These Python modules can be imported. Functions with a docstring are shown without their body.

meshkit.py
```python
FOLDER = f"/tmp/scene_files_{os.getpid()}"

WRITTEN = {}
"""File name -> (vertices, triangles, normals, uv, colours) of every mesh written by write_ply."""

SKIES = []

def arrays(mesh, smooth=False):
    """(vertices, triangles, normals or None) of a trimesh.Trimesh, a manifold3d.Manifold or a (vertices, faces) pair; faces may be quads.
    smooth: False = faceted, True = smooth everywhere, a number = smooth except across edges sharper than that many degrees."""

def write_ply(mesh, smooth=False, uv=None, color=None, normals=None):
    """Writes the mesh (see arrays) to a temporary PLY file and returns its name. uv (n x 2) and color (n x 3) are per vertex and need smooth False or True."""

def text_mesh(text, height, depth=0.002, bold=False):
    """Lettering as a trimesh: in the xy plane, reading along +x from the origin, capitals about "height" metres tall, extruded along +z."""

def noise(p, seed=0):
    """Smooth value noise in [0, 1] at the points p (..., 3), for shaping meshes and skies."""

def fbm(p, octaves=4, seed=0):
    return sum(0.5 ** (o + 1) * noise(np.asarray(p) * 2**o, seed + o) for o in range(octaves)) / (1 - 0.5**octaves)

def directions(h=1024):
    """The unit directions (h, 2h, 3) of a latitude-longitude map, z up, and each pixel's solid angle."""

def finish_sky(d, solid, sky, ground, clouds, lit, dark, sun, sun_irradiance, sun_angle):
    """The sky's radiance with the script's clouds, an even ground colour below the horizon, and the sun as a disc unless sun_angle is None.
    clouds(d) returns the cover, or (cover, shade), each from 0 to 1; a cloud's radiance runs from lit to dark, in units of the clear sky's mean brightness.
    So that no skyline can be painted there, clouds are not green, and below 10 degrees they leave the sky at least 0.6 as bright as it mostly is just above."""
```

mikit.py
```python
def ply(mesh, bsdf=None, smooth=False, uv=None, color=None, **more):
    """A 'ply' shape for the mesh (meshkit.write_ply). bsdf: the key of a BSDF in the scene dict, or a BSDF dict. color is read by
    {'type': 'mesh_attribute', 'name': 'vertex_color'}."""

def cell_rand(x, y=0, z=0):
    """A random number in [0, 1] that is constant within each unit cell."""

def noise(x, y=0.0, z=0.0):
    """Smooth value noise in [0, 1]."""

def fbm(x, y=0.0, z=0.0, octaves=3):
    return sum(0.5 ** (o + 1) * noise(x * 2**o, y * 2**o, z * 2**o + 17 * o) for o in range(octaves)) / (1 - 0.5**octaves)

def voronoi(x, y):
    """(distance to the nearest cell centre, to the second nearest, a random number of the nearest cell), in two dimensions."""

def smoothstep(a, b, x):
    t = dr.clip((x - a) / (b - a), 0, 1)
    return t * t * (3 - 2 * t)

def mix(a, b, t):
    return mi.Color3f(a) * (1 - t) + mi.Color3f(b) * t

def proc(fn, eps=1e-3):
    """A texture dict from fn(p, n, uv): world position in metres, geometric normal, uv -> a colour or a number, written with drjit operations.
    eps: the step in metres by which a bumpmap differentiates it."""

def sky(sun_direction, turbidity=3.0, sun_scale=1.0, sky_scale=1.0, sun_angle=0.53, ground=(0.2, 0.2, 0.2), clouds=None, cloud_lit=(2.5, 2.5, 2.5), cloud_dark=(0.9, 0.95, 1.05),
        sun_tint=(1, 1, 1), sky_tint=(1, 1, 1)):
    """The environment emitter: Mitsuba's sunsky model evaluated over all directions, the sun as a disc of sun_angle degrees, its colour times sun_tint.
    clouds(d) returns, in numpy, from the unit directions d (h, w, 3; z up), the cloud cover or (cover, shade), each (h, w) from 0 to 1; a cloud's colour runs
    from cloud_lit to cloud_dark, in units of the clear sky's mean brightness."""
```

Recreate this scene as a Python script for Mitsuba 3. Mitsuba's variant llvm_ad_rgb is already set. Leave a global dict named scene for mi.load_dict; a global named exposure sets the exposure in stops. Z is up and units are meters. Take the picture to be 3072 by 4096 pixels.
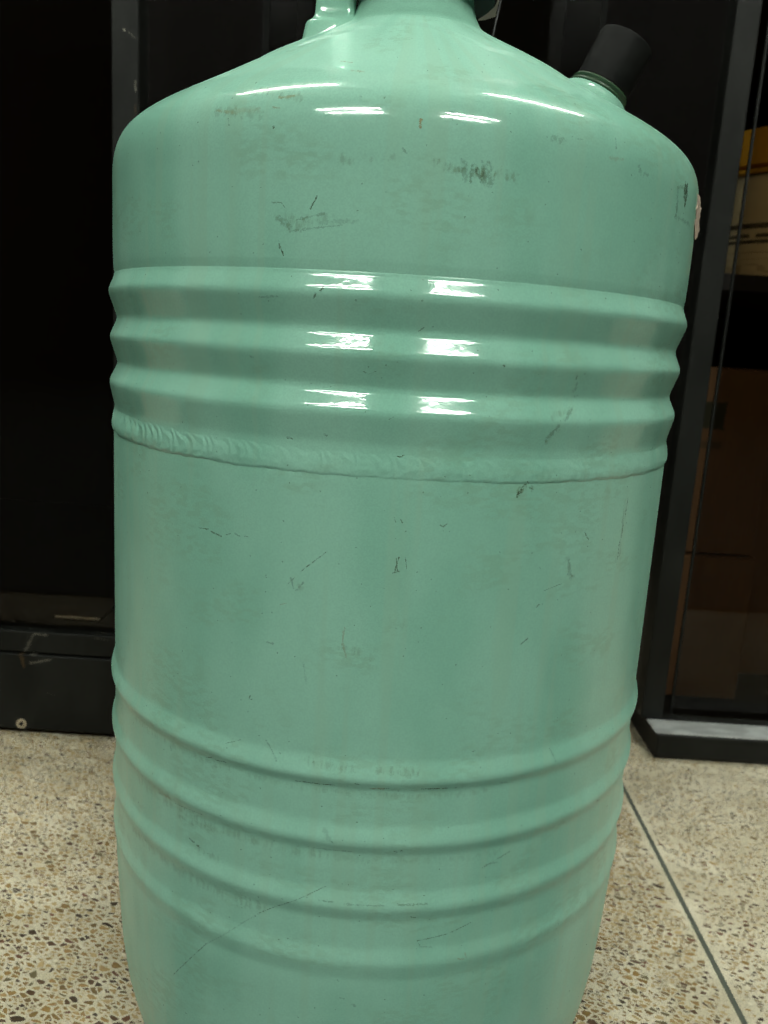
import math, random
import numpy as np
import drjit as dr
import mitsuba as mi
import trimesh
from scipy.interpolate import CubicSpline
from scipy.spatial import Voronoi
import meshkit, mikit
from mikit import noise, fbm, voronoi, smoothstep, mix, cell_rand, proc

T = mi.ScalarTransform4f
scene, labels = {}, {}
RNG = np.random.default_rng(7)
random.seed(7)

# ------------------------------------------------------------------ camera, light, exposure
K = 0.17                      # radius of the vessel in metres; the layout below is written in vessel radii
EYE = 2.97                    # height of the camera above the floor, in radii


def W(x, y, z):               # radii (z from the camera's height) -> metres (z from the floor)
    return np.array([x * K, y * K, (z + EYE) * K])


PITCH, ROLL, YAW, FOCAL = 0.2043, 0.0624, -0.0011, 3262.77 / 3072
_f = np.array([math.sin(YAW) * math.cos(PITCH), math.cos(YAW) * math.cos(PITCH), -math.sin(PITCH)])
_r0 = np.array([math.cos(YAW), -math.sin(YAW), 0.0])
_u0 = np.cross(_r0, _f)
_up = -math.sin(ROLL) * _r0 + math.cos(ROLL) * _u0
_eye = W(0, -3.1097, 0)
scene['camera'] = {
    'type': 'thinlens', 'fov': math.degrees(2 * math.atan(0.5 / FOCAL)), 'fov_axis': 'x',
    'aperture_radius': 0.0011, 'focus_distance': 0.40, 'near_clip': 0.01, 'far_clip': 50.0,
    'to_world': T().look_at(origin=_eye.tolist(), target=(_eye + _f).tolist(), up=_up.tolist()),
}
exposure = 2.13
CEILING = 2.72
LAMP = [60.0, 63.0, 56.0]     # radiance of the fluorescent tubes
LAMP_PLACES = [(-0.98, 0.45, 0.47, 0.47), (0.98, 0.45, 0.47, 0.47), (-0.745, -2.28, 0.29, 1.1), (0.97, -2.28, 0.43, 1.1), (-1.32, -2.28, 0.21, 0.6)]   # x, y, half length, brightness


# ------------------------------------------------------------------ helpers
def put(key, mesh, bsdf, smooth=False, label=None, category=None, group=None, kind=None, **kw):
    scene[key] = mikit.ply(mesh, bsdf, smooth, **kw)
    say(key, label, category, group, kind)
    return key


def say(key, label=None, category=None, group=None, kind=None):
    d = {k: v for k, v in dict(label=label, category=category, group=group, kind=kind).items() if v}
    if d:
        labels[key] = {**labels.get(key, {}), **d}


def box(a, b, bevel=0.0):
    """Box between the corners a and b in metres, edges chamfered by bevel."""
    a, b = np.minimum(a, b), np.maximum(a, b)
    c, h = (a + b) / 2, (b - a) / 2
    if bevel <= 0:
        m = trimesh.creation.box(extents=2 * h)
        m.apply_translation(c)
        return m
    bevel = min(bevel, 0.45 * h.min() * 2)
    pts = []
    for s in np.ndindex(2, 2, 2):
        s = np.array(s) * 2 - 1
        for k in range(3):
            q = h - bevel
            q[k] = h[k]
            pts.append(c + s * q)
    return trimesh.convex.convex_hull(np.array(pts))


def rbox(x0, x1, y0, y1, z0, z1, bevel=0.0):
    """The same, its corners given in radii."""
    return box(W(x0, y0, z0), W(x1, y1, z1), bevel)


def cat(*ms):
    return trimesh.util.concatenate(list(ms))


def lathe(pts, seg=360, shift=None, axis=None):
    """Surface of revolution about z through the (r, z) points in metres. shift(phi, r, z) -> (dr, dz). phi = 0 faces the camera (-y)."""
    pts = np.asarray(pts, float)
    phi = np.arange(seg) * 2 * np.pi / seg
    r, z = np.repeat(pts[:, :1], seg, 1), np.repeat(pts[:, 1:], seg, 1)
    ph = np.repeat(phi[None], len(pts), 0)
    if shift is not None:
        a, b = shift(ph, r, z)
        r, z = r + a, z + b
    v = np.stack([r * np.sin(ph), -r * np.cos(ph), z], -1).reshape(-1, 3)
    i, j = np.meshgrid(np.arange(len(pts) - 1), np.arange(seg), indexing='ij')
    j2 = (j + 1) % seg
    a, b, c, d = i * seg + j, i * seg + j2, (i + 1) * seg + j2, (i + 1) * seg + j
    f = np.concatenate([np.stack([a, d, b], -1).reshape(-1, 3), np.stack([b, d, c], -1).reshape(-1, 3)])
    return trimesh.Trimesh(v, f, process=False)


def spline(pts, n):
    pts = np.asarray(pts, float)
    s = np.r_[0, np.cumsum(np.hypot(*np.diff(pts, axis=0).T))]
    return CubicSpline(s, pts)(np.linspace(0, s[-1], n))


def loft(rings, caps=(True, True)):
    """Skin through rings (k, n, 3)."""
    rings = np.asarray(rings, float)
    k, n = rings.shape[:2]
    v = rings.reshape(-1, 3)
    i, j = np.meshgrid(np.arange(k - 1), np.arange(n), indexing='ij')
    j2 = (j + 1) % n
    a, b, c, d = i * n + j, i * n + j2, (i + 1) * n + j2, (i + 1) * n + j
    f = [np.stack([a, b, d], -1).reshape(-1, 3), np.stack([b, c, d], -1).reshape(-1, 3)]
    v = list(v)
    for on, row, flip in ((caps[0], 0, True), (caps[1], k - 1, False)):
        if on:
            v.append(rings[row].mean(0))
            c0 = len(v) - 1
            jj = np.arange(n)
            t = np.stack([row * n + jj, row * n + (jj + 1) % n, jj * 0 + c0], -1)
            f.append(t[:, ::-1] if flip else t)
    m = trimesh.Trimesh(np.array(v), np.concatenate(f), process=False)
    m.fix_normals()
    return m


def place(m, pos, axis):
    """Turns a mesh built along +z so that it stands along axis at pos."""
    m = m.copy()
    m.apply_transform(trimesh.geometry.align_vectors([0, 0, 1], axis))
    m.apply_translation(pos)
    return m


def principled(color, rough=0.5, **kw):
    c = color if isinstance(color, dict) else {'type': 'rgb', 'value': list(color)}
    r = rough if isinstance(rough, dict) else float(rough)
    return {'type': 'twosided', 'bsdf': {'type': 'principled', 'base_color': c, 'roughness': r, **kw}}


def bumped(bsdf, fn, scale, eps=5e-4):
    return {'type': 'twosided', 'bsdf': {'type': 'bumpmap', 'arbitrary': proc(fn, eps), 'scale': float(scale), 'bsdf': bsdf['bsdf']}}


def stroke(u, z, seg, wob):
    """Distance in mm from (u, z) to the segment, roughened."""
    x0, z0, x1, z1 = seg[:4]
    dx, dz = x1 - x0, z1 - z0
    t = dr.clip(((u - x0) * dx + (z - z0) * dz) / max(dx * dx + dz * dz, 1e-6), 0, 1)
    return dr.sqrt(dr.square(u - x0 - t * dx) + dr.square(z - z0 - t * dz)) + wob


# ------------------------------------------------------------------ materials
# scuffs, scratches and stains seen on the enamel: (u0, z0, u1, z1, half width, strength, kind) in mm on the unrolled wall
MARKS = [(-57.6, 560.7, -53.2, 560.6, 0.22, 0.5, 0), (-53.2, 560.6, -51.2, 558.3, 0.22, 0.5, 0), (-39.8, 558.5, -37.1, 563.4, 0.27, 0.8, 0), (-53.8, 545, -53.3, 542.2, 0.33, 0.6, 0), (-53,
542.2, -51.5, 539, 0.38, 0.95, 0), (-54.7, 554.5, -49.1, 550.8, 0.54, 0.3, 0), (-46.1, 553.7, -33.7, 556.5, 0.16, 0.35, 0), (-49, 549, -25.5, 552.3, 0.16, 0.3, 0), (-35.6, 552.7, -19.6, 554,
0.43, 0.2, 0), (4.8, 595.1, 4.4, 592.1, 0.49, 0.9, 1), (-58.6, 591.1, -58.2, 590.7, 0.38, 0.8, 0), (-81.7, 595.3, -80.8, 592.5, 0.24, 0.6, 0), (-88.6, 599.2, -80.5, 597.9, 0.33, 0.4, 1),
(-58.2, 603, -49.8, 603.9, 0.49, 0.5, 1), (-59.5, 599, -56.3, 598.7, 0.38, 0.5, 1), (-79.4, 598.5, -66.2, 598.5, 0.54, 0.2, 1), (-66.3, 608.3, -61.5, 606.8, 0.27, 0.7, 0), (-2, 583.5, -0.4,
581.8, 0.22, 0.4, 0), (23.3, 579.6, 24.9, 573.8, 0.731, 0.31, 0), (27.3, 578.9, 27, 573, 0.731, 0.5, 0), (29.4, 577.6, 31.8, 573.1, 0.731, 0.53, 0), (33.2, 579.9, 32.5, 573.9, 0.731, 0.43,
0), (35.3, 578.9, 35.4, 572.9, 0.561, 0.37, 0), (62.8, 593.5, 63.9, 593.3, 0.561, 0.31, 0), (66.2, 593.8, 67.6, 593.6, 0.646, 0.31, 0), (-32.3, 526.5, -32.8, 525.1, 0.49, 0.9, 0), (-35,
523.7, -36.4, 521.5, 0.33, 0.7, 0), (-61.6, 521, -52.5, 521.8, 0.16, 0.3, 0), (-13.1, 492.2, -10.7, 491, 0.17, 0.55, 0), (-10.7, 491, -7.7, 492.6, 0.17, 0.55, 0), (48.3, 498.4, 48.6, 497.9,
0.33, 0.95, 0), (87.2, 495.4, 87.2, 494.1, 0.33, 0.7, 0), (88.4, 488.3, 88.6, 491.6, 0.43, 0.4, 0), (82.2, 475.5, 87.6, 480.5, 0.43, 0.4, 0), (73.7, 465.9, 78.6, 472.3, 0.43, 0.4, 0), (11.8,
512.2, 9.9, 510.7, 0.16, 0.5, 0), (-0.8, 472.3, 1.2, 473.5, 0.16, 0.5, 0), (-65.7, 495.2, -64.3, 494.9, 0.22, 0.4, 0), (3.9, 456, 5.6, 455.7, 0.26, 0.8, 0), (5.6, 455.7, 6.9, 456.6, 0.26,
0.8, 0), (-46.6, 460.6, -44.3, 460.2, 0.33, 0.6, 0), (-29.3, 463.6, -28, 463.2, 0.33, 0.5, 0), (62.2, 440.5, 63.8, 443.9, 0.65, 0.95, 0), (63.8, 443.9, 65.4, 444.8, 0.54, 0.8, 0), (68,
443.5, 69.9, 442.6, 0.33, 0.6, 0), (61.8, 439.4, 62.7, 440, 0.43, 0.9, 0), (65.9, 446.5, 67, 445.8, 0.27, 0.6, 0), (4.4, 428.3, 5.2, 426.2, 0.17, 0.6, 0), (7.4, 427.6, 8.3, 426, 0.2, 0.6,
0), (25.5, 425.8, 26.8, 425, 0.22, 0.7, 0), (26.8, 425, 28.4, 426.4, 0.22, 0.7, 0), (-94.1, 411.8, -88, 412.2, 0.22, 0.7, 0), (-86.5, 411.3, -80, 410.1, 0.27, 0.75, 0), (-77.3, 411.2, -74.6,
412.1, 0.22, 0.6, 0), (-71.9, 412.3, -69.3, 411.8, 0.27, 0.5, 0), (-66.8, 412.2, -64.7, 412.1, 0.22, 0.5, 0), (104.6, 420.3, 107.9, 416.5, 0.26, 0.6, 0), (138.5, 434.3, 138.1, 424.1, 0.22,
0.45, 0), (137.4, 423, 136.6, 414.5, 0.27, 0.5, 0), (135.2, 412.2, 135.6, 402.8, 0.27, 0.5, 0), (95.3, 408.2, 98.1, 397.4, 0.43, 0.3, 0), (95.9, 400, 100.6, 398.1, 0.38, 0.5, 0), (81.7,
392.9, 92.3, 395.4, 0.18, 0.5, 0), (-37.3, 399.4, -25.2, 410.2, 0.17, 0.75, 0), (6.1, 402.5, 7.7, 410.2, 0.2, 0.75, 0), (6.5, 409.5, 7.5, 403, 0.2, 0.7, 0), (10.7, 410.1, 11.5, 404.5, 0.17,
0.6, 0), (5.2, 402.4, 8.6, 403.5, 0.26, 0.7, 0), (-43.4, 392.4, -40.3, 395.9, 0.22, 0.5, 0), (-39.2, 390, -35.9, 394.2, 0.2, 0.45, 0), (-42.1, 395.7, -40.6, 390.9, 0.16, 0.4, 0), (-46.9,
381.9, -43.9, 383, 0.22, 0.5, 1), (78.3, 384.8, 79.8, 386.1, 0.22, 0.6, 0), (71.8, 366.8, 75.2, 369.3, 0.28, 0.9, 0), (-53.4, 362.4, -49.8, 362.1, 0.22, 0.4, 0), (77.7, 405, 78.6, 404.2,
0.22, 0.5, 0), (-15.4, 374.8, -15.9, 366.8, 0.22, 0.35, 1), (-15.9, 366.8, -13.8, 360.1, 0.22, 0.35, 1), (-34.3, 355.3, -32.2, 343.9, 0.22, 0.2, 0), (-61.2, 333, -61.7, 331.2, 0.22, 0.6, 0),
(-59.9, 331.6, -61.7, 331, 0.17, 0.6, 0), (42.5, 395.5, 43, 394.8, 0.22, 0.5, 0), (-113.6, 289.5, -112.8, 287.9, 0.33, 0.9, 0), (-85.9, 293.2, -82.3, 294.9, 0.27, 0.8, 0), (-80.5, 293.9,
-73.6, 294.7, 0.27, 0.6, 0), (-73.9, 305, -65.7, 308.7, 0.24, 0.6, 0), (-51.6, 311.6, -45.1, 303.1, 0.16, 0.35, 0), (-35.2, 293.7, -29.5, 294.2, 0.26, 0.85, 0), (-28.6, 294.1, -23.5, 294.2,
0.24, 0.7, 0), (-22.2, 294.4, -16.2, 294.7, 0.22, 0.7, 0), (-6, 297.2, -4.4, 296.9, 0.33, 0.6, 0), (1.3, 294.6, 7.6, 294.9, 0.38, 0.6, 1), (8, 295, 10.7, 294.8, 0.22, 0.6, 0), (25, 294.9,
34.9, 294.8, 0.24, 0.9, 0), (36.5, 294.7, 39.1, 294.8, 0.22, 0.8, 0), (42.9, 294.6, 43.9, 294.5, 0.22, 0.6, 0), (67.4, 294.6, 68.3, 294, 0.33, 0.5, 0), (70.1, 294.2, 71.3, 293.7, 0.33, 0.5,
0), (96.4, 307.6, 100, 300.3, 0.16, 0.5, 0), (50.5, 312.7, 51.9, 313.1, 0.26, 0.8, 0), (-117.3, 260.6, -114, 259.9, 0.54, 0.8, 1), (-122.9, 258.7, -119.8, 259, 0.33, 0.7, 0), (-108.5, 258.7,
-87.7, 260.7, 0.2, 0.5, 0), (18.3, 261.9, 19, 261.6, 0.28, 0.8, 0), (14.6, 261.3, 16.5, 260.8, 0.24, 0.6, 0), (143.3, 262.5, 148.1, 261.1, 0.27, 0.8, 0), (-20.1, 270.2, -17.2, 266.6, 0.65,
0.2, 0), (-15.7, 265.2, -15.2, 264.6, 0.22, 0.6, 0), (-97.3, 242.4, -93.9, 241.6, 0.43, 0.6, 0), (-92.2, 240.7, -89.9, 240.5, 0.33, 0.6, 0), (-52.2, 215.6, -34.9, 227.9, 0.17, 0.75, 0),
(-34.9, 227.9, -17.5, 238.8, 0.16, 0.5, 0), (30.2, 209.5, 46.1, 211.8, 0.24, 0.6, 0), (47.4, 212.2, 58.2, 216.2, 0.26, 0.6, 0), (31, 207.8, 31.6, 206.9, 0.26, 0.6, 0), (61.6, 247.2, 77.3,
253.2, 0.15, 0.4, 0), (64.1, 248.6, 70.8, 248.8, 0.16, 0.35, 0), (52.5, 197, 56, 196.3, 0.26, 0.6, 1), (56.2, 199.6, 57, 196.7, 0.22, 0.5, 1), (-20.6, 231.5, -13.6, 231.5, 0.22, 0.4, 0),
(-7.7, 231.1, 11.9, 231.3, 0.22, 0.3, 0), (18.9, 231.8, 33, 231.7, 0.24, 0.4, 0), (25.9, 224.2, 27.9, 223.6, 0.27, 0.5, 0), (-24.3, 259.4, -5.8, 259.8, 0.16, 0.3, 0), (-9.2, 185.5, -8.6,
184.7, 0.22, 0.6, 0), (-1.2, 171.6, 0.8, 170.9, 0.33, 0.35, 0), (-7.4, 175.2, -5.7, 174.8, 0.27, 0.3, 0), (31.7, 205.8, 37.9, 205.2, 0.13, 0.2, 0), (151.3, 587.2, 164.7, 589.8, 0.45, 0.3,
0), (151.9, 587.1, 153.2, 580.1, 0.45, 0.3, 0), (153.2, 580.1, 153.5, 574.1, 0.624, 0.45, 0), (153.5, 574.1, 179.5, 574, 0.45, 0.3, 0), (163.9, 589.7, 164.6, 583.7, 1.9, 0.95, 0), (163.7,
587.9, 163.9, 585.3, 2.3, 0.95, 0), (97.6, 599.1, 97.6, 595.1, 0.17, 0.4, 0), (93.9, 590.2, 101.9, 590.9, 0.33, 0.25, 1), (113.4, 589.9, 115.1, 587.8, 0.43, 0.3, 0), (118, 587.7, 120.3,
587.5, 0.43, 0.3, 0), (-29.3, 617.9, -23.3, 617, 0.33, 0.45, 1), (-40.2, 625.9, -32.8, 624.5, 0.27, 0.5, 1), (75.8, 595.4, 77.8, 595.3, 0.22, 0.3, 0), (-111.1, 150.3, -84.4, 184.8, 0.17,
0.595, 0), (-84.4, 184.8, -52.2, 215.6, 0.13, 0.2125, 0)]
# wider rubbed-in smears: (u0, z0, u1, z1, half width, strength)
SMEARS = [(-150, 291.5, -70, 291, 2.5, 0.18), (-145, 256.5, -20, 255.5, 3.0, 0.2), (-155, 221, -50, 219.5, 3.5, 0.2), (-60, 291, 60, 290.5, 1.8, 0.15), (-40, 255.5, 70, 255, 2.2, 0.12),
(-27.8, 578.9, -22.8, 577.2, 1.95, 0.25), (-17.2, 580.1, -15.1, 578.4, 1.52, 0.2), (-10.4, 580.4, -5.6, 579.7, 1.74, 0.18), (12.6, 579.1, 18.5, 577.8, 1.95, 0.3), (20.5, 577, 25.5,
576.2, 2.17, 0.4), (26.5, 576.3, 35.5, 576, 2.82, 0.6), (38.5, 576.8, 45.8, 576.3, 2.17, 0.32), (33.2, 579, 34.3, 571.9, 1.74, 0.35), (-54.7, 554.5, -46, 552.8, 2.6, 0.35), (-48.1, 550.9,
-39.7, 552.9, 2.6, 0.3), (-41.8, 553.8, -29.7, 556, 1.74, 0.2), (-52.6, 557.4, -50.2, 550.8, 1.95, 0.2), (-69.3, 607.3, -47.3, 602.6, 2.17, 0.25), (-88.6, 599.2, -65.8, 596.7, 2.6, 0.22),
(94.7, 406, 98.9, 398.5, 1.74, 0.3), (-39.3, 392.9, -35.8, 391.1, 1.52, 0.3), (-15.7, 364.5, -2.5, 361.1, 2.17, 0.18), (135.7, 434.1, 137.1, 404.6, 1.3, 0.25), (62, 442.2, 69.3, 443, 1.52,
0.5), (-31, 305.8, -8.1, 303.9, 2.17, 0.2), (5.2, 304.9, 23.2, 303.3, 2.17, 0.28), (-108.4, 251.9, -81.4, 254.5, 2.17, 0.25), (-130, 261.7, -108.5, 260, 1.74, 0.35), (-153.1, 262.3, -130,
261.7, 1.74, 0.2), (-90.5, 238.9, -75, 238.1, 1.95, 0.2), (75.5, 476.5, 86, 479.8, 1.74, 0.25), (74.4, 464.8, 78.9, 470.2, 1.3, 0.2), (7.2, 378.7, 13.7, 377.9, 2.6, 0.1)]


def enamel_color(p, n, uv):
    u = dr.atan2(p.x, -p.y) * (K * 1000)
    z = p.z * 1000
    tone = fbm(u * 0.03, z * 0.012, 3.0, 3)
    fine = noise(u * 1.7, z * 1.7, 5.0)
    streak = fbm(u * 0.16, z * 0.008, 9.0, 2)
    c = mix((0.196, 0.415, 0.322), (0.238, 0.462, 0.366), smoothstep(0.3, 0.7, tone))
    c = c * (0.955 + 0.09 * fine)
    c = mix(c, mi.Color3f(0.245, 0.42, 0.315), 0.35 * smoothstep(0.52, 0.72, streak))
    # rubbed-in grime: uneven smears drawn along the wall
    gf = fbm(u * 0.9, z * 0.9, 4.0, 2)
    g = fbm(u * 0.035 + 7 + 0.6 * tone, z * 0.05, 2.0, 4)
    smear = fbm(u * 0.22, z * 0.55, 6.0, 3)
    c = mix(c, mi.Color3f(0.165, 0.27, 0.165), 0.22 * smoothstep(0.50, 0.72, g) * smoothstep(0.35, 0.7, smear))
    # specks
    d1, d2, w = voronoi(u * 0.11, z * 0.11)
    c = mix(c, mi.Color3f(0.06, 0.11, 0.06), 0.5 * (1 - smoothstep(0.02, 0.05, d1 + 0.05 * (gf - 0.5))) * smoothstep(0.80, 0.84, w))
    wob0 = fbm(u * 0.8, z * 0.8, 1.0, 3) - 0.5
    brk = smoothstep(0.30, 0.55, fbm(u * 1.1, z * 1.1, 8.0, 2))
    dark, brown, pale = mi.Float(0), mi.Float(0), mi.Float(0)
    for m in MARKS:
        w = max(m[4] * 1.15, 0.22)
        soft = 1.9 if m[5] <= 0.45 else 1.0
        a = m[5] * (1 - smoothstep(0.4 * w, 1.4 * w * soft, stroke(u, z, m, wob0 * w * 2.4 * soft)))
        if m[6] == 0:
            dark = dr.maximum(dark, a)
        elif m[6] == 1:
            brown = dr.maximum(brown, a)
        else:
            pale = dr.maximum(pale, a)
    rub = mi.Float(0)
    scrub = smoothstep(0.30, 0.75, fbm(u * 0.75, z * 0.16, 3.0, 3))
    for m in SMEARS:
        rub = dr.maximum(rub, m[5] * (1 - smoothstep(0.1 * m[4], 1.25 * m[4], stroke(u, z, m, wob0 * m[4] * 1.8))))
    c = mix(c, mi.Color3f(0.085, 0.115, 0.05), dr.clip(1.25 * rub * scrub, 0, 1))
    c = mix(c, mi.Color3f(0.30, 0.46, 0.37), pale * brk)
    c = mix(c, mi.Color3f(0.20, 0.17, 0.08), brown * (0.45 + 0.55 * brk))
    return mix(c, mi.Color3f(0.035, 0.06, 0.032), dark * (0.35 + 0.65 * brk))


def enamel_rough(p, n, uv):
    u = dr.atan2(p.x, -p.y) * K
    gloss = 0.075 + 0.03 * smoothstep(0.45, 0.7, fbm(u * 40, p.z * 30, 2.0, 3))
    worn = 0.30 + 0.08 * (fbm(u * 90, p.z * 90, 5.0, 3) - 0.5)          # the lower shell and the cone are scuffed dull
    r = dr.sqrt(p.x * p.x + p.y * p.y) + 0.010 * (fbm(u * 120, p.z * 120, 7.0, 3) - 0.5)
    dull = (p.z < (EYE - 0.35) * K) | ((p.z > (EYE + 0.6) * K) & (r < 0.86 * K))
    return dr.select(dull, worn, gloss)


def peel(p, n, uv):
    return fbm(p.x * 520, p.y * 520, p.z * 520, 2)


scene['enamel'] = bumped(principled(proc(enamel_color), proc(enamel_rough), specular=0.5), peel, 0.00003)


def plain_enamel(p, n, uv):
    f = fbm(p.x * 60, p.y * 60, p.z * 60, 3)
    return mix((0.198, 0.415, 0.32), (0.218, 0.435, 0.333), f) * (0.94 + 0.12 * noise(p.x * 1500, p.y * 1500, p.z * 1500))


scene['enamel_plain'] = bumped(principled(proc(plain_enamel), 0.12, specular=0.5), peel, 0.000014)


def dull_black(p, n, uv):
    f = fbm(p.x * 90, p.y * 90, p.z * 90, 4)
    return mix((0.003, 0.003, 0.003), (0.0062, 0.0066, 0.006), smoothstep(0.4, 0.75, f))


scene['rubber'] = principled(proc(dull_black), 0.6, specular=0.14)
scene['dark_green_rim'] = principled((0.02, 0.045, 0.02), 0.4)
scene['black_plastic'] = principled((0.008, 0.008, 0.008), 0.45)


def frame_color(p, n, uv):
    f = fbm(p.x * 35, p.y * 35, p.z * 12, 4)
    s = noise(p.x * 900, p.y * 900, p.z * 900)
    return mix((0.0054, 0.0060, 0.0053), (0.0090, 0.0098, 0.0088), smoothstep(0.3, 0.7, f)) * (0.8 + 0.4 * s)


# scratches through the grey paint, in mm: (x0, z0, x1, z1, half width, strength, kind)
CHIPS = [(-414.4, 134.6, -398.2, 133.7, 0.9, 0.33, 0),
         (-414.9, 134.1, -426.1, 112.0, 1.6, 0.14, 0),
         (-420.4, 108.8, -414.2, 107.7, 1.3, 0.18, 0),
         (-420.3, 97.1, -395.0, 102.9, 1.1, 0.23, 0),
         (-430.6, 107.6, -428.1, 92.4, 2.2, 0.23, 1),
         (-343.4, 137.3, -322.3, 139.2, 0.4, 0.26, 0),
         (-340.6, 133.5, -324.3, 132.5, 0.7, 0.1, 0),
         (-303.1, 807.5, -302.6, 807.0, 0.9, 0.9, 0),
         (-298.4, 805.5, -291.2, 799.8, 0.5, 0.2, 0),
         (-291.1, 758.3, -291.1, 748.7, 0.9, 0.33, 0),
         (-291.4, 736.2, -291.2, 726.6, 0.7, 0.23, 1),
         (-400.0, 60.0, -392.0, 57.0, 0.3, 0.2, 0)]


def scuffed_frame(p, n, uv):
    c = frame_color(p, n, uv)
    x, z = p.x * 1000, p.z * 1000
    wob = fbm(x * 0.5, z * 0.5, 1.0, 3) - 0.5
    for m in CHIPS:
        a = m[5] * (1 - smoothstep(0.4 * m[4], 1.4 * m[4], stroke(x, z, m, wob * m[4] * 2.2)))
        c = mix(c, mi.Color3f(0.30, 0.28, 0.23) if m[6] == 0 else mi.Color3f(0.13, 0.075, 0.025), a)
    return c


scene['frame_paint'] = principled(proc(scuffed_frame), 0.5, specular=0.15)
scene['panel_paint'] = principled(proc(lambda p, n, uv: mix((0.0055, 0.0045, 0.0045), (0.0085, 0.007, 0.0065), fbm(p.x * 20, p.y * 20, p.z * 6, 3))), 0.5, specular=0.3)
scene['inside_black'] = principled((0.014, 0.013, 0.013), 0.7, specular=0.2)


def alu(p, n, uv):
    return mix((0.32, 0.33, 0.33), (0.50, 0.52, 0.52), smoothstep(0.3, 0.7, fbm(p.x * 40, p.y * 160, 1.0, 4)))


scene['aluminium'] = principled(proc(alu), 0.42, metallic=0.25)
scene['glass_dark'] = {'type': 'thindielectric', 'int_ior': 1.2, 'specular_transmittance': {'type': 'rgb', 'value': [0.36, 0.31, 0.25]}}
scene['white_paint'] = principled((0.78, 0.78, 0.75), 0.6)
scene['tray_paint'] = principled((0.20, 0.20, 0.195), 0.5)
scene['grey_wall_paint'] = principled((0.42, 0.42, 0.40), 0.7)
scene['paper'] = principled(proc(lambda p, n, uv: mix((0.22, 0.17, 0.13), (0.36, 0.29, 0.23), fbm(p.x * 300, p.y * 300, p.z * 300, 3))), 0.8)
scene['tag_card'] = principled((0.40, 0.39, 0.30), 0.5)
scene['clear_plastic'] = {'type': 'thindielectric', 'int_ior': 1.45, 'specular_transmittance': {'type': 'rgb', 'value': [0.75, 0.75, 0.75]}}
scene['grey_plastic'] = principled((0.05, 0.05, 0.05), 0.35)
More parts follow.
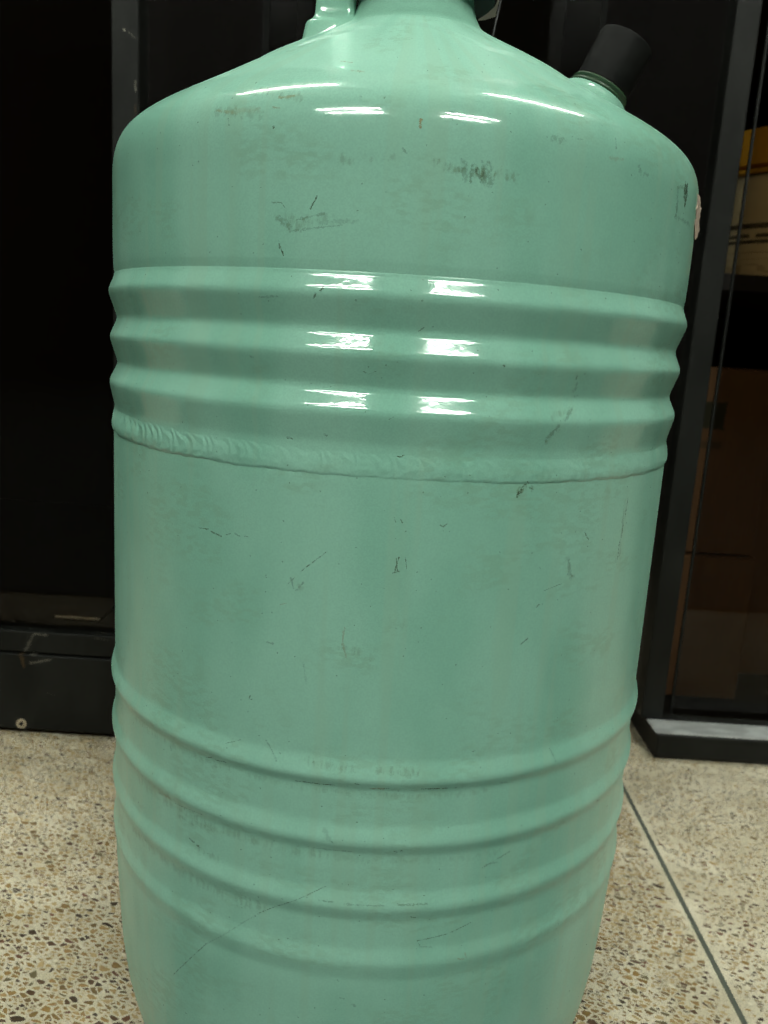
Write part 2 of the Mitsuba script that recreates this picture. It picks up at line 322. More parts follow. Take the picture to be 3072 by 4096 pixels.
scene['worn_metal'] = principled(proc(lambda p, n, uv: mix((0.20, 0.15, 0.09), (0.42, 0.36, 0.27), fbm(p.x * 700, p.y * 700, p.z * 700, 3))), 0.6)

# ------------------------------------------------------------------ floor: terrazzo slabs with their chips, a divider strip
STRIP_X = 1.805 * K
FIELD = (-0.80, 0.80, -0.42, 0.55)     # where the chips are built one by one; beyond, the material takes over


def terrazzo_cement(p, n, uv):
    c = mix((0.53, 0.475, 0.35), (0.63, 0.575, 0.445), smoothstep(0.3, 0.7, fbm(p.x * 26, p.y * 26, 2.0, 4)))
    c = c * (0.90 + 0.2 * noise(p.x * 1300, p.y * 1300, 3.0))
    d1, d2, w = voronoi(p.x * 230, p.y * 230)
    x0, x1, y0, y1 = FIELD
    out = dr.select((p.x < x0) | (p.x > x1) | (p.y < y0) | (p.y > y1), mi.Float(1), mi.Float(0))
    chip = mix((0.30, 0.20, 0.09), (0.07, 0.05, 0.035), smoothstep(0.4, 0.9, w))
    c = mix(c, chip, out * (1 - smoothstep(0.25, 0.34, d1)))
    # fine aggregate between the chips
    e1, e2, v = voronoi(p.x * 900, p.y * 900)
    return mix(c, mix((0.36, 0.28, 0.16), (0.14, 0.11, 0.08), v), 0.75 * (1 - smoothstep(0.2, 0.32, e1)) * smoothstep(0.45, 0.5, v))


scene['cement'] = principled(proc(terrazzo_cement), 0.55, specular=0.35)
floor = box((-5, -6, -0.06), (5, 5, 0.0))
put('floor', floor, 'cement', label='cream terrazzo floor with tan and brown stone chips', kind='structure')

CHIP_TONES = [((0.265, 0.170, 0.058), 6), ((0.205, 0.130, 0.044), 6), ((0.330, 0.225, 0.095), 5), ((0.150, 0.098, 0.038), 5), ((0.086, 0.050, 0.026), 3.5),
              ((0.052, 0.034, 0.020), 2.2), ((0.135, 0.108, 0.055), 1.5), ((0.400, 0.290, 0.14), 3.5), ((0.130, 0.062, 0.032), 1.2), ((0.62, 0.57, 0.46), 0.5)]
for i, (c, _) in enumerate(CHIP_TONES):
    scene[f'chip_stone_{i}'] = principled(proc(lambda p, n, uv, c=c: mi.Color3f(*c) * (0.82 + 0.36 * noise(p.x * 1100, p.y * 1100, 6.0))), 0.45, specular=0.4)


def terrazzo():
    x0, x1, y0, y1 = FIELD
    n = int((x1 - x0) * (y1 - y0) / 24e-6)
    pts = RNG.uniform((x0, y0), (x1, y1), (n, 2))
    turn = np.array([[.94, .34], [-.34, .94]])
    stretch = np.diag([1.0, 1.75])          # crushed stone lies a little longer one way
    pts = pts @ turn @ stretch
    # some sites pushed apart from or towards their neighbours so that sizes vary
    pts += 0.0007 * RNG.standard_normal(pts.shape)
    vor = Voronoi(pts)
    back = np.linalg.inv(turn @ stretch)
    vertices, pts = vor.vertices @ back, pts @ back
    tone_p = np.array([w for _, w in CHIP_TONES], float)
    tone_p /= tone_p.sum()
    tones = RNG.choice(len(CHIP_TONES), n, p=tone_p)
    dark_p = tone_p * np.array([.7, .7, .7, 1.3, 1.5, 1.4, 1.4, .6, 1.3, 1])
    dark_p /= dark_p.sum()
    tones_r = RNG.choice(len(CHIP_TONES), n, p=dark_p)
    shrink, drop, hgt = 0.36 + 0.48 * RNG.beta(1.5, 1.25, n), RNG.uniform(size=n), RNG.uniform(0.00008, 0.00020, n)
    patch = meshkit.fbm(np.c_[pts * 14, np.zeros(n)], 3, 5)
    polys = []
    for k in range(n):
        reg = vor.regions[vor.point_region[k]]
        if -1 in reg or len(reg) < 3:
            continue
        q = vertices[reg]
        right = pts[k, 0] > STRIP_X
        if drop[k] < (0.05 if not right else 0.14) + 0.35 * (patch[k] - 0.5):
            continue
        c = q.mean(0)
        ext = np.linalg.norm(q - c, axis=1).max()
        if ext > 0.0105 or abs(c[0] - STRIP_X) < ext + 0.0028:
            continue
        s = shrink[k] * (0.86 if right else 1.0)
        q = c + (q - c) * s * (1 + RNG.uniform(-0.13, 0.10, (len(q), 1)))
        polys.append((q, (tones_r if right else tones)[k], hgt[k], ext * s))
    return polys


def chip_mesh(items):
    v, f, at = [], [], 0
    for q, _, h, _ in items:
        m = len(q)
        v.append(np.c_[q, np.full(m, h)])
        f.append(np.stack([np.full(m - 2, at), np.arange(1, m - 1) + at, np.arange(2, m) + at], 1))
        at += m
    v, f = np.vstack(v), np.vstack(f)
    e = v[f]
    up = np.cross(e[:, 1] - e[:, 0], e[:, 2] - e[:, 0])[:, 2] > 0
    f[~up] = f[~up][:, ::-1]
    return trimesh.Trimesh(v, f, process=False)


chips = terrazzo()


def shows(c):
    d = np.array([c[0], c[1], 0.0]) - _eye
    z = d @ _f
    if z < 0.05:
        return 0
    right = np.cross(_f, _up)
    x, y = FOCAL * (d @ right) / z, FOCAL * (d @ _up) / z
    hidden = abs(c[0] - 0.0) < 0.155 and c[1] > -0.17
    return 0 if abs(x) > 0.5 or abs(y) > 0.667 or hidden or c[1] > 0.39 else 1 / z


rank = sorted(range(len(chips)), key=lambda k: -chips[k][3] * shows(chips[k][0].mean(0)))
near = set(rank[:300])
for i, k in enumerate(rank[:300]):
    put('floor__stone_chip' + (f'_{i:03d}' if i else ''), chip_mesh([chips[k]]), f'chip_stone_{chips[k][1]}')
for t in range(len(CHIP_TONES)):
    rest = [chips[k] for k in range(len(chips)) if k not in near and chips[k][1] == t]
    if rest:
        put(f'floor__stone_aggregate__{t + 1:03d}', chip_mesh(rest), f'chip_stone_{t}')
say('floor__stone_aggregate', kind='stuff')
scene['strip_metal'] = principled(proc(lambda p, n, uv: mix((0.055, 0.062, 0.048), (0.10, 0.11, 0.085), fbm(p.x * 200, p.y * 30, 1.0, 3))), 0.5)
scene['added_floor_dark'] = principled((0.045, 0.05, 0.045), 0.7, specular=0.2)
put('added_dark_floor', box((-4.9, -5.9, 0.001), (4.9, -0.11, 0.005)), 'added_floor_dark', label='added dark sheet over the unseen front floor, cutting light bounced onto the vessel', kind='structure')  # added out of view, dark to hold down light bounced up onto the vessel
put('floor__divider_strip', box((STRIP_X - 0.0024, -5.5, -0.01), (STRIP_X + 0.0024, 2.585 * K + 0.1, 0.0003)), 'strip_metal', label='grey green divider strip set between two terrazzo slabs')

put('ceiling', box((-5, -6, CEILING), (5, 1.8, CEILING + 0.1)), 'white_paint', label='white painted ceiling above the floor', kind='structure')
put('back_wall', box((-5, 1.70, -0.01), (5, 1.78, CEILING)), 'grey_wall_paint', label='light grey painted wall behind the cupboards', kind='structure')

# ------------------------------------------------------------------ ceiling lamps (outside the frame, mirrored in the enamel)
tube_mesh = trimesh.creation.cylinder(radius=0.016, height=0.92, sections=12)
tube_mesh.apply_transform(trimesh.transformations.rotation_matrix(math.pi / 2, [0, 1, 0]))
WHERE = ['above the vessel on the left', 'above the vessel on the right', 'behind the camera on the left', 'behind the camera on the right', 'behind the camera, farthest left,']
for i, (x, y, half, bright) in enumerate(LAMP_PLACES):
    key = 'ceiling_light' + (f'_{i:03d}' if i else '')
    single = i < 2                      # battens with one tube over the cupboards, wide trays with two tubes behind the camera
    say(key, f'white {"single" if single else "twin"} tube ceiling light {WHERE[i]}', 'ceiling light', 'ceiling lights over the vessel')
    zt, e = CEILING - 0.075, half + .04
    if single:
        housing = box((x - e, y - .035, CEILING - .052), (x + e, y + .035, CEILING - .002), .006)
    else:
        housing = cat(box((x - e, y - .30, CEILING - .03), (x + e, y + .30, CEILING - .002)), box((x - e, y - .31, CEILING - .11), (x + e, y - .30, CEILING - .002)),
                      box((x - e, y + .30, CEILING - .11), (x + e, y + .31, CEILING - .002)), box((x - e - .01, y - .31, CEILING - .11), (x - e, y + .31, CEILING - .002)),
                      box((x + e, y - .31, CEILING - .11), (x + e + .01, y + .31, CEILING - .002)))
    put(f'{key}__housing', housing, 'tray_paint')
    for j, sy in enumerate((0.0,) if single else (-0.22, 0.22)):
        m = tube_mesh.copy()
        m.apply_scale([half / .46, 1.3 if single else 1.0, 1.3 if single else 1.0])
        m.apply_translation((x, y + sy, zt))
        tk = f'{key}__tube' + ('_001' if j else '')
        put(tk, m, 'white_paint', 30)
        scene[tk]['emitter'] = {'type': 'area', 'radiance': {'type': 'rgb', 'value': [c * bright for c in LAMP]}}

# ------------------------------------------------------------------ the vessel
CONE = [(.300, 1.002), (.357, .969), (.479, .904), (.62, .823), (.74, .752), (.83, .700), (.89, .664), (.937, .630), (.971, .594), (.990, .553), (.999, .500), (1.0, .44), (1.0, .38), (1.0, .25), (.9985, .195)]
RIBS = [(.9985, .195), (.9950, .168), (1.0155, .119), (1.0150, .109), (.9875, .030), (.9875, .025), (1.0120, -.029), (1.0115, -.039), (.9865, -.117), (.9865, -.123), (1.0140, -.177), (1.0135, -.187), (.9965, -.262), (.9965, -.285), (.9975, -.325)]


LOW = [(.9985, -.315), (1.0, -.36)]
for z_, h_, up_, dn_ in ((-1.213, .0155, .056, .032), (-1.412, .0140, .052, .038), (-1.624, .0125, .050, .044), (-1.815, .0095, .050, .055)):
    LOW += [(1.0, z_ + up_), (1 + h_, z_ + .006), (1 + h_, z_ - .004), (1.0, z_ - dn_)]
LOW += [(1.0, -1.92), (.995, -2.02), (.988, -2.16), (.979, -2.30), (.961, -2.44), (.932, -2.56), (.895, -2.67), (.852, -2.765), (.80, -2.84), (.74, -2.893), (.68, -2.92), (.645, -2.935)]
FOOT = [(.64, -2.965), (.60, -2.968), (.59, -2.93)]


def to_m(pts):
    p = np.asarray(pts, float).copy()
    return np.c_[p[:, 0] * K, (p[:, 1] + EYE) * K]


def wobble(ph, r, z, amp=0.00003):
    q = np.stack([np.sin(ph) * 4.2, np.cos(ph) * 4.2, z * 26], -1)
    return amp * (2 * meshkit.fbm(q, 2, 3) - 1)


def upper_shift(ph, r, z):
    a = (np.degrees(ph) + 180) % 360 - 180
    # the weld ring round the foot of the neck: a shallow step that runs out on the right
    da = a + 3
    rr = np.clip(.405 + np.where(da < 0, 1.9e-4, 3.6e-4) * da ** 2, 0, .60) * K
    w = 0.016 * K
    dz = np.where(r < .7 * K, -.0062 * K * np.exp(-((r - rr) / w) ** 2) + .0045 * K / (1 + np.exp(np.clip((r - rr) / (.012 * K), -40, 40))), 0)
    dz = dz * np.exp(-(np.clip(np.abs(da) - 40, 0, None) / 22) ** 2)
    return wobble(ph, r, z), dz


V = 'storage_vessel'
say(V, 'tall pale green enamelled metal vessel standing on the terrazzo floor', 'vessel')
rz = np.linspace(.195, -.325, 700)
rb = np.interp(-rz, [-q[1] for q in RIBS], [q[0] for q in RIBS])
soft = np.exp(-.5 * (np.arange(-18, 19) / 6.0) ** 2)
round_ = np.exp(-.5 * (np.arange(-36, 37) / 11.0) ** 2)
rb[36:-36] = np.convolve(rb, round_ / round_.sum(), 'valid')      # folds of the pressed sheet are rounded a little
upper = np.vstack([to_m(spline(CONE, 260)), to_m(np.c_[rb, rz][2::2])])
put(f'{V}__upper_shell', lathe(upper, 420, upper_shift), 'enamel', True)
lz = np.linspace(-.315, -2.935, 1700)
lb = np.interp(-lz, [-q[1] for q in LOW], [q[0] for q in LOW])
lb[18:-18] = np.convolve(lb, soft / soft.sum(), 'valid')
low = np.vstack([to_m(np.c_[lb, lz][::3]), to_m(FOOT)])
put(f'{V}__lower_shell', lathe(low, 420, lambda ph, r, z: (wobble(ph, r, z) * np.clip((z - .02) / .05, 0, 1), 0 * z)), 'enamel', True)

# weld bead between the two shells: rippled on the left, smoothed over on the right
WN = 2400
t = np.linspace(-1, 1, 25)
ph = np.arange(WN) * 2 * np.pi / WN
TT, PP = np.meshgrid(t, ph, indexing='ij')
deg = (np.degrees(PP) + 180) % 360 - 180
q3 = np.stack([np.sin(PP) * 9, np.cos(PP) * 9, np.zeros_like(PP)], -1)
centre = -.309 - .012 * np.cos(PP) ** 2 * (deg > -200) + .004 * (meshkit.fbm(q3, 2, 4) - .5)
half = .037 + .010 * (meshkit.fbm(q3 * 2.2, 3, 11) - .5) + .005 * np.clip(-deg / 70, 0, 1)
edge = .006 * (meshkit.fbm(q3 * 6, 2, 21) - .5)
zz = centre + half * TT + edge * np.abs(TT)
rough_side = np.clip((-deg - 5) / 45, 0.38, 1)
ripple = (deg * 0.50 + 1.1 * TT ** 2 * (1 + 0.2 * np.sin(PP * 7)) + 1.6 * meshkit.fbm(q3 * 3, 2, 31))
rip = np.abs((ripple % 1) - .5) * 2
rr = .9965 + (.0046 + .0050 * np.abs(np.sin(PP))) * np.interp(TT, [-1, -.9, -.78, -.6, -.2, .3, .7, 1], [0, .22, .62, .95, 1.0, .66, .28, 0]) + (.0034 * (rip - .5) * rough_side + .0030 * (meshkit.fbm(q3 * np.array([5, 5, 1]) + np.stack([0 * TT, 0 * TT, TT * 2], -1), 3, 41) - .5)) * (1 - TT ** 4)
wv = np.stack([rr * np.sin(PP) * K, -rr * np.cos(PP) * K, (zz + EYE) * K], -1).reshape(-1, 3)
i, j = np.meshgrid(np.arange(24), np.arange(WN), indexing='ij')
j2 = (j + 1) % WN
a_, b_, c_, d_ = i * WN + j, i * WN + j2, (i + 1) * WN + j2, (i + 1) * WN + j
put(f'{V}__weld_bead', trimesh.Trimesh(wv, np.concatenate([np.stack([a_, b_, d_], -1).reshape(-1, 3), np.stack([b_, c_, d_], -1).reshape(-1, 3)]), process=False), 'enamel', True,
    label='rough weld bead around the vessel below its upper ribs')

NECK = [(.302, 1.0015), (.264, 1.028), (.240, 1.050), (.218, 1.084), (.204, 1.118), (.197, 1.150), (.193, 1.20), (.192, 1.30), (.192, 1.44)]
put(f'{V}__neck', lathe(to_m(spline(NECK, 90))[::-1], 180, lambda ph, r, z: (wobble(ph, r, z, .00012), 0 * z)), 'enamel_plain', True)
LID = [(.150, 1.163), (.268, 1.165), (.275, 1.172), (.275, 1.46), (.262, 1.475), (.0, 1.478)]
put(f'{V}__lid', lathe(to_m(LID)[::-1], 96), 'black_plastic', 40)


def cone_z(r):
    rs, zs = np.array([c[0] for c in CONE[:11]]), np.array([c[1] for c in CONE[:11]])
    return np.interp(r, rs, zs)


# carrying handle: a flat tube welded to the cone beside the neck, flaring into its weld
th = np.linspace(0, 2 * np.pi, 49)[:-1]
rings = []
hx, hy = -.271, -.070
for zc, ax, ay, ox in [(None, .128, .125, -.006), (None, .108, .100, -.003), (1.030, .092, .076, -.002), (1.044, .078, .060, 0), (1.062, .0695, .050, 0), (1.085, .067, .046, 0), (1.11, .0665, .045, 0), (1.14, .0665, .045, 0),
                       (1.20, .0665, .045, 0), (1.30, .0665, .045, 0), (1.42, .0665, .045, 0), (1.50, .0665, .045, 0), (1.52, .060, .040, 0)]:
    ex = np.sign(np.cos(th)) * np.abs(np.cos(th)) ** .42
    ey = np.sign(np.sin(th)) * np.abs(np.sin(th)) ** .42
    x, y = hx + ox + ax * ex, hy + ay * ey
    r_ = np.hypot(x, y)
    z = cone_z(r_) + (-.008 if ax > .12 else .012) if zc is None else np.maximum(zc, cone_z(r_) + .02) if zc < 1.08 else np.full_like(x, zc)
    rings.append(np.stack([x * K, y * K, (z + EYE) * K], -1))
rings = np.array(rings)
tt = np.arange(len(rings))
from scipy.interpolate import PchipInterpolator
fine = PchipInterpolator(tt, rings)(np.linspace(0, len(rings) - 1, 90))
put(f'{V}__handle', loft(fine), 'enamel_plain', 50)

# side port on the cone: green boss, dark rim and a black rubber cap
PORT = W(.607, .0, .803)
port_axis = np.array([.435, 0, .90])
boss = [(0, .098), (.100, .098), (.112, .094), (.126, .082), (.142, .060), (.160, .034), (.182, .008), (.21, -.02), (.235, -.06)]
put(f'{V}__port_boss', place(lathe(np.array(spline(boss[1:], 40))[::-1] * K, 96), PORT, port_axis), 'enamel_plain', True)
put(f'{V}__port_rim', place(lathe(np.array([(.085, .094), (.106, .096), (.110, .101), (.108, .107), (.101, .110), (.103, .114), (.106, .119), (.103, .125), (.085, .126)])[::-1] * K, 96), PORT, port_axis), 'dark_green_rim', 40)
cap = [(.088, .126), (.0965, .128), (.0975, .136), (.0985, .20), (.0995, .286), (.0975, .294), (.091, .297), (.084, .293), (.0, .291)]
put(f'{V}__port_cap', place(lathe(np.array(cap)[::-1] * K, 96), PORT, port_axis), 'rubber', 35, label='black rubber cap on the side port')


# remains of a sticker on the right flank: outline of old glue, a dark slot mark and torn paper
def wall_patch(outline, lift, thick, name_noise=None):
    """Thin plate that follows the wall: outline in (phi degrees, z radii)."""
    import shapely
    from shapely.geometry import Polygon
    poly = Polygon(outline)
    v2, f2 = trimesh.creation.triangulate_polygon(poly, engine='earcut')
    v2, f2 = trimesh.remesh.subdivide(v2, f2)
    v2, f2 = trimesh.remesh.subdivide(v2, f2)
    r = np.interp(v2[:, 1], [.30, .44, .50, .553, .594], [1.0, 1.0, .999, .990, .971])
    l = lift(v2) if callable(lift) else np.full(len(v2), lift)
    out = []
    for e in (l + thick, l):
        rr = r + e
        a = np.radians(v2[:, 0])
        out.append(np.stack([rr * np.sin(a) * K, -rr * np.cos(a) * K, (v2[:, 1] + EYE) * K], -1))
    n = len(v2)
    v = np.vstack(out)
    f = np.vstack([f2, f2[:, ::-1] + n])
    # rim
    edges = np.sort(np.vstack([f2[:, [0, 1]], f2[:, [1, 2]], f2[:, [2, 0]]]), axis=1)
    u, cnt = np.unique(edges, axis=0, return_counts=True)
    rim = u[cnt == 1]
    f = np.vstack([f, np.c_[rim, rim[:, :1] + n], np.c_[rim[:, 1:], rim[:, 1:] + n, rim[:, :1] + n]])
    m = trimesh.Trimesh(v, f, process=False)
    m.fix_normals()
    return m


paper_outline = [(65.5, 0.511), (69, 0.516), (73, 0.493), (77, 0.502), (80, 0.475), (80, 0.448), (77, 0.425), (75, 0.408), (72, 0.401), (70, 0.385), (67.5, 0.389), (65.3, 0.417), (66.2, 0.439), (64.6, 0.462), (65.6, 0.488)]
put(f'{V}__torn_label', wall_patch(paper_outline, lambda v: .001 + .014 * np.clip((v[:, 0] - 68) / 9, 0, 1) * (.4 + meshkit.noise(np.c_[v * [.5, 40], v[:, 0] * 0], 3)), .002), 'paper', False, label='torn remnant of a pale paper label on the vessel')

# card tag in a clear sleeve hanging behind the neck
say('hanging_tag', 'small pale card tag in a clear sleeve hanging behind the neck of the vessel', 'tag')
def quad(pts, y, t):
    from shapely.geometry import Polygon
    m = trimesh.creation.extrude_polygon(Polygon(pts), t, engine='earcut')
    v = m.vertices.copy()
    m.vertices = np.stack([v[:, 0], y + v[:, 2], v[:, 1]], -1)
    m.fix_normals()
    return m
def R2(pts):
    return [(x * K, (z + EYE) * K) for x, z in pts]
put('hanging_tag__card', quad(R2([(.229, 1.180), (.256, 1.185), (.292, 1.197), (.302, 1.255), (.275, 1.268), (.244, 1.216)]), .205 * K, .0004), 'tag_card')
put('hanging_tag__sleeve', quad(R2([(.215, 1.13), (.286, 1.120), (.312, 1.30), (.23, 1.30)]), .200 * K, .0006), 'clear_plastic')
put('hanging_tag__binding', quad(R2([(.283, 1.12), (.289, 1.12), (.318, 1.30), (.310, 1.30)]), .196 * K, .0016), 'grey_plastic')

# ------------------------------------------------------------------ left cupboard
TOP = 7.0
C = 'glass_cupboard'
say(C, 'dark grey framed cupboard with a black glass door, left of the vessel', 'cupboard', 'cupboards behind the vessel')
YL = 2.365
put(f'{C}__side_panel', rbox(-1.72, -1.694, YL + .21, 6.85, -EYE + .01, TOP, .001), 'panel_paint')
put(f'{C}__frame_stile', rbox(-1.862, -1.69, YL, YL + .20, -2.161, TOP, .0012), 'frame_paint')
put(f'{C}__bottom_rail', rbox(-7.0, -1.69, YL + .003, YL + .20, -2.322, -2.165, .0012), 'frame_paint', label='scratched upper bottom rail of the left cupboard')
put(f'{C}__plinth_board', rbox(-7.0, -1.69, YL - .004, YL + .20, -2.915, -2.337, .0014), 'frame_paint')
put(f'{C}__kick_recess', rbox(-7.0, -1.70, YL + .10, YL + .14, -EYE + .002, -2.92), 'inside_black')
put(f'{C}__glass_pane', rbox(-7.0, -1.866, YL + .085, YL + .105, -2.163, TOP - .2), 'glass_dark')
scene[f'{C}__glass_pane'] = mikit.ply(trimesh.Trimesh([W(-7, YL + .09, -2.163), W(-1.864, YL + .09, -2.163), W(-1.864, YL + .09, TOP - .2), W(-7, YL + .09, TOP - .2)], [[0, 1, 2], [0, 2, 3]], process=False), 'glass_dark')
put(f'{C}__back_panel', rbox(-7.0, -1.73, 6.75, 6.85, -EYE + .01, TOP), 'inside_black')
put(f'{C}__bottom_board', rbox(-7.0, -1.73, YL + .22, 6.74, -2.24, -2.18), 'inside_black')
put(f'{C}__top_board', rbox(-7.0, -1.69, YL, 6.85, TOP + .005, TOP + .12), 'panel_paint')
put(f'{C}__end_panel', rbox(-7.03, -7.005, YL, 6.85, -EYE + .01, TOP), 'panel_paint')
a = np.linspace(0, 2 * np.pi, 25)[:-1]
washer = trimesh.creation.annulus(r_min=.0028, r_max=.0064, height=.0012, sections=28)
head = trimesh.creation.cylinder(radius=.0028, height=.0008, sections=20)
slot = box((-.0022, -.0004, .0002), (.0022, .0004, .0009))
scr = W(-2.545, YL - .006, -2.872)
put(f'{C}__screw', place(cat(washer), scr, [0, -1, 0]), 'worn_metal', label='worn screw in the plinth of the left cupboard')
put(f'{C}__screw__screw_head', place(cat(head, slot), scr, [0, -1, 0]), 'rubber')
# pale tray edge seen through the dark glass
say('plastic_tray', 'shallow dark tray with a pale front lip behind the left glass door', 'tray')
put('plastic_tray__lip', rbox(-2.41, -2.075, 2.66, 2.68, -2.155, -2.143, .0006), 'white_paint')
put('plastic_tray__body', rbox(-2.41, -2.075, 2.685, 3.3, -2.178, -2.150, .001), 'inside_black')

# ------------------------------------------------------------------ right cupboard
D = 'glass_cupboard_001'
say(D, 'dark grey framed cupboard with tinted glass over stored boxes, right of the vessel', 'cupboard', 'cupboards behind the vessel')
YR, YS = 2.585, 2.83
put(f'{D}__base', rbox(2.155, 7.5, YR, 6.85, -2.935, -2.750, .002), 'frame_paint')
put(f'{D}__kick_recess', rbox(2.165, 7.5, YR + .05, 6.75, -EYE + .002, -2.938), 'inside_black')
put(f'{D}__sill_strip', rbox(2.140, 7.5, YR + .012, YS - .006, -2.752, -2.742, .0006), 'aluminium', label='bright aluminium sill strip under the right glass door')
put(f'{D}__frame_stile', rbox(2.095, 2.262, YS, YS + .16, -2.742, TOP, .0012), 'frame_paint')
put(f'{D}__side_panel', rbox(2.098, 2.125, YS + .165, 6.85, -2.745, TOP, .001), 'panel_paint')
put(f'{D}__glass_edge', rbox(2.356, 2.372, YS + .10, YS + .125, -2.74, TOP - .2), 'frame_paint')
put(f'{D}__glass_pane', trimesh.Trimesh([W(2.376, YS + .11, -2.74), W(7.5, YS + .11, -2.74), W(7.5, YS + .11, TOP - .2), W(2.376, YS + .11, TOP - .2)], [[0, 1, 2], [0, 2, 3]], process=False), 'glass_dark')
put(f'{D}__shelf', rbox(2.13, 7.5, YS + .20, 6.75, .52, .64, .001), 'inside_black')
put(f'{D}__shelf_001', rbox(2.13, 7.5, YS + .20, 6.75, 2.75, 2.87, .001), 'inside_black')
put(f'{D}__back_panel', rbox(2.13, 7.5, 6.75, 6.85, -2.745, TOP), 'inside_black')
put(f'{D}__top_board', rbox(2.095, 7.5, YS, 6.85, TOP + .005, TOP + .12), 'panel_paint')
put(f'{D}__end_panel', rbox(7.505, 7.53, YS, 6.85, -2.74, TOP), 'panel_paint')

# ------------------------------------------------------------------ added cupboard far back, made up to keep the gap black
G = 'glass_cupboard_002'
say(G, 'added dark glass fronted cupboard that keeps the gap behind the vessel black', 'cupboard', 'cupboards behind the vessel')
YB = 6.88
put(f'{G}__glass_pane', trimesh.Trimesh([W(-1.615, YB, -2.5), W(2.035, YB, -2.5), W(2.035, YB, TOP - .2), W(-1.615, YB, TOP - .2)], [[0, 1, 2], [0, 2, 3]], process=False), 'glass_dark')
put(f'{G}__plinth_board', rbox(-1.72, 2.13, YB - .025, YB + .1, -EYE + .002, -2.505), 'frame_paint')
put(f'{G}__frame_stile', rbox(-1.72, -1.62, YB - .025, YB + .1, -2.50, TOP), 'frame_paint')
put(f'{G}__frame_stile_001', rbox(2.04, 2.13, YB - .025, YB + .1, -2.50, TOP), 'frame_paint')
put(f'{G}__back_panel', rbox(-1.72, 2.13, 9.3, 9.4, -EYE + .002, TOP), 'inside_black')
put(f'{G}__side_panel', rbox(-1.72, -1.64, YB + .11, 9.29, -EYE + .002, TOP), 'panel_paint')
put(f'{G}__side_panel_001', rbox(2.05, 2.13, YB + .11, 9.29, -EYE + .002, TOP), 'panel_paint')
put(f'{G}__top_board', rbox(-1.72, 2.13, YB - .025, 9.4, TOP + .004, TOP + .12), 'panel_paint')

# ------------------------------------------------------------------ things in the right cupboard
BX, BY, BZ = 3.20, 3.95, .645


def bucket_print(p, n, uv):
    """White wall with rows of dark lettering too small and blurred to read, and thin rules."""
    a = dr.atan2(p.x - BX * K, -(p.y - BY * K)) * (.6 * K * 1000)      # mm round the wall
    z = (p.z - (BZ + EYE) * K) * 1000                                   # mm above its foot
    ink = mi.Float(0)
    for z0, h, s, seed, end in ((71, 6.5, .10, 1.0, -8.0), (58.5, 4.6, .075, 2.0, 60), (51.0, 4.6, .085, 3.0, 60)):
        row = smoothstep(h * .5 + .35, h * .5 - .2, dr.abs(z - z0))
        word = smoothstep(.16, .22, noise(a * s, seed * 5.3, 1.0))
        letter = .72 + .28 * smoothstep(.3, .5, noise(a * 1.1, seed, z * .9))
        ink = dr.maximum(ink, row * word * letter * dr.select(a < end, mi.Float(1), mi.Float(0)))
    rule = dr.maximum(1 - smoothstep(.5, 1.0, dr.abs(z - 37.5)), .6 * (1 - smoothstep(.4, .9, dr.abs(z - 29))))
    box_ = smoothstep(6.5, 5.5, dr.abs(z - 17)) * smoothstep(.42, .55, noise(a * .09, 4.0, z * .12))
    c = mix((0.62, 0.50, 0.28), (0.70, 0.60, 0.38), fbm(a * .05, z * .06, 2.0, 3))
    c = mix(c, mi.Color3f(0.30, 0.20, 0.08), dr.clip(.7 * rule + .45 * box_, 0, 1))
    return mix(c, mi.Color3f(0.035, 0.025, 0.015), ink)


scene['bucket_wall'] = principled(proc(bucket_print), 0.4)
scene['yellow_plastic'] = principled(proc(lambda p, n, uv: mix((0.56, 0.27, 0.020), (0.64, 0.33, 0.03), fbm(p.x * 60, p.y * 60, p.z * 60, 3))), 0.4)


def at(pts, x, y, z, seg=120):
    m = lathe(np.array(pts)[::-1] * K, seg)
    m.apply_translation(W(x, y, z))
    return m


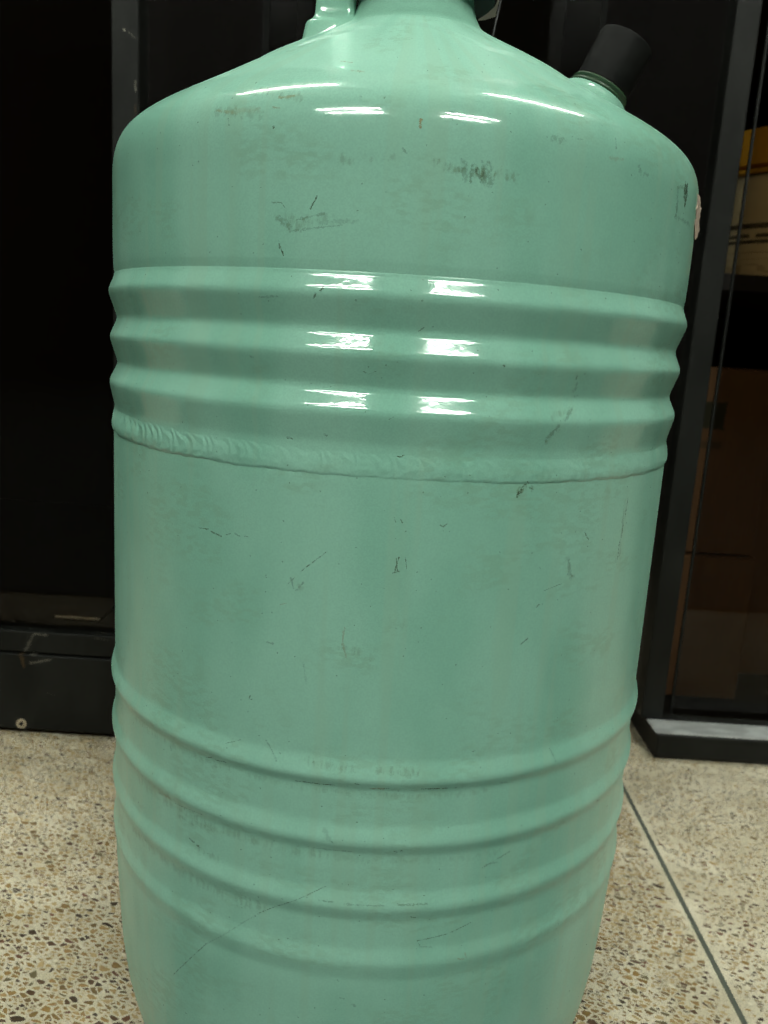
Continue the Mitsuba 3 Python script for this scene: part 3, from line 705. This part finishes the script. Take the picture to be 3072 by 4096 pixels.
B = 'paint_bucket'
say(B, 'white printed bucket with a yellow lid on the shelf of the right cupboard', 'bucket')
put(f'{B}__wall', at([(.0, .0), (.575, .0), (.585, .01), (.615, .80), (.60, .80), (.57, .02), (.0, .02)], BX, BY, BZ), 'bucket_wall', 40)
put(f'{B}__rim', at([(.612, .800), (.640, .803), (.645, .815), (.645, .830), (.632, .838), (.60, .838)], BX, BY, BZ), 'yellow_plastic', 40)
put(f'{B}__lid', at([(.60, .852), (.635, .856), (.650, .868), (.650, 1.10), (.642, 1.128), (.61, 1.138), (.0, 1.138)], BX, BY, BZ), 'yellow_plastic', 40, label='deep yellow lid of the printed bucket')


def card(p, n, uv):
    c = mix((0.08, 0.044, 0.022), (0.115, 0.062, 0.030), fbm(p.x * 25, p.y * 25, p.z * 8, 3))
    return c * (0.92 + 0.16 * noise(p.x * 500, p.y * 500, p.z * 40))


def printed_card(p, n, uv):
    x, z = p.x / K, p.z / K - EYE
    w = .018 * (fbm(p.x * 300, p.z * 300, 1.0, 2) - .5)
    blob = smoothstep(.012, -.012, dr.maximum(dr.abs(x - 2.47) - .14, dr.abs(z + .40) - .105) + w)
    bars = smoothstep(.02, .0, dr.abs(z + .63) - .018) * smoothstep(2.62, 2.60, x)
    return mix(card(p, n, uv), mi.Color3f(0.022, 0.024, 0.014), dr.maximum(blob, .6 * bars))


scene['cardboard'] = principled(proc(card), 0.85, specular=0.2)
scene['cardboard_printed'] = principled(proc(printed_card), 0.85, specular=0.2)
scene['brown_tape'] = principled((0.10, 0.055, 0.025), 0.35)


def carton(key, x0, x1, y0, y1, z0, z1, bsdf, label):
    say(key, label, 'carton', 'cartons in the right cupboard')
    put(f'{key}__carton_wall', rbox(x0, x1, y0, y1, z0, z1 - .010, .0015), bsdf)
    xm = (x0 + x1) / 2
    put(f'{key}__top_flap', rbox(x0, xm - .006, y0 + .002, y1, z1 - .008, z1, .0006), 'cardboard')
    put(f'{key}__top_flap_001', rbox(xm + .006, x1, y0 + .002, y1, z1 - .008, z1, .0006), 'cardboard')
    put(f'{key}__tape', rbox(xm - .06, xm + .06, y0 - .004, y0 - .001, z1 - .16, z1 - .012), 'brown_tape')


carton('cardboard_carton', 2.325, 2.985, 3.32, 4.6, -1.505, -.03, 'cardboard_printed', 'upper brown cardboard carton with a dark printed mark, under the bucket')
carton('cardboard_carton_001', 2.30, 3.02, 3.30, 4.6, -2.74, -1.525, 'cardboard', 'lower brown cardboard carton standing at the foot of the cupboard')
carton('cardboard_carton_002', 3.09, 4.2, 3.9, 5.0, -2.74, -.6, 'cardboard', 'rear brown cardboard carton half hidden at the right edge')
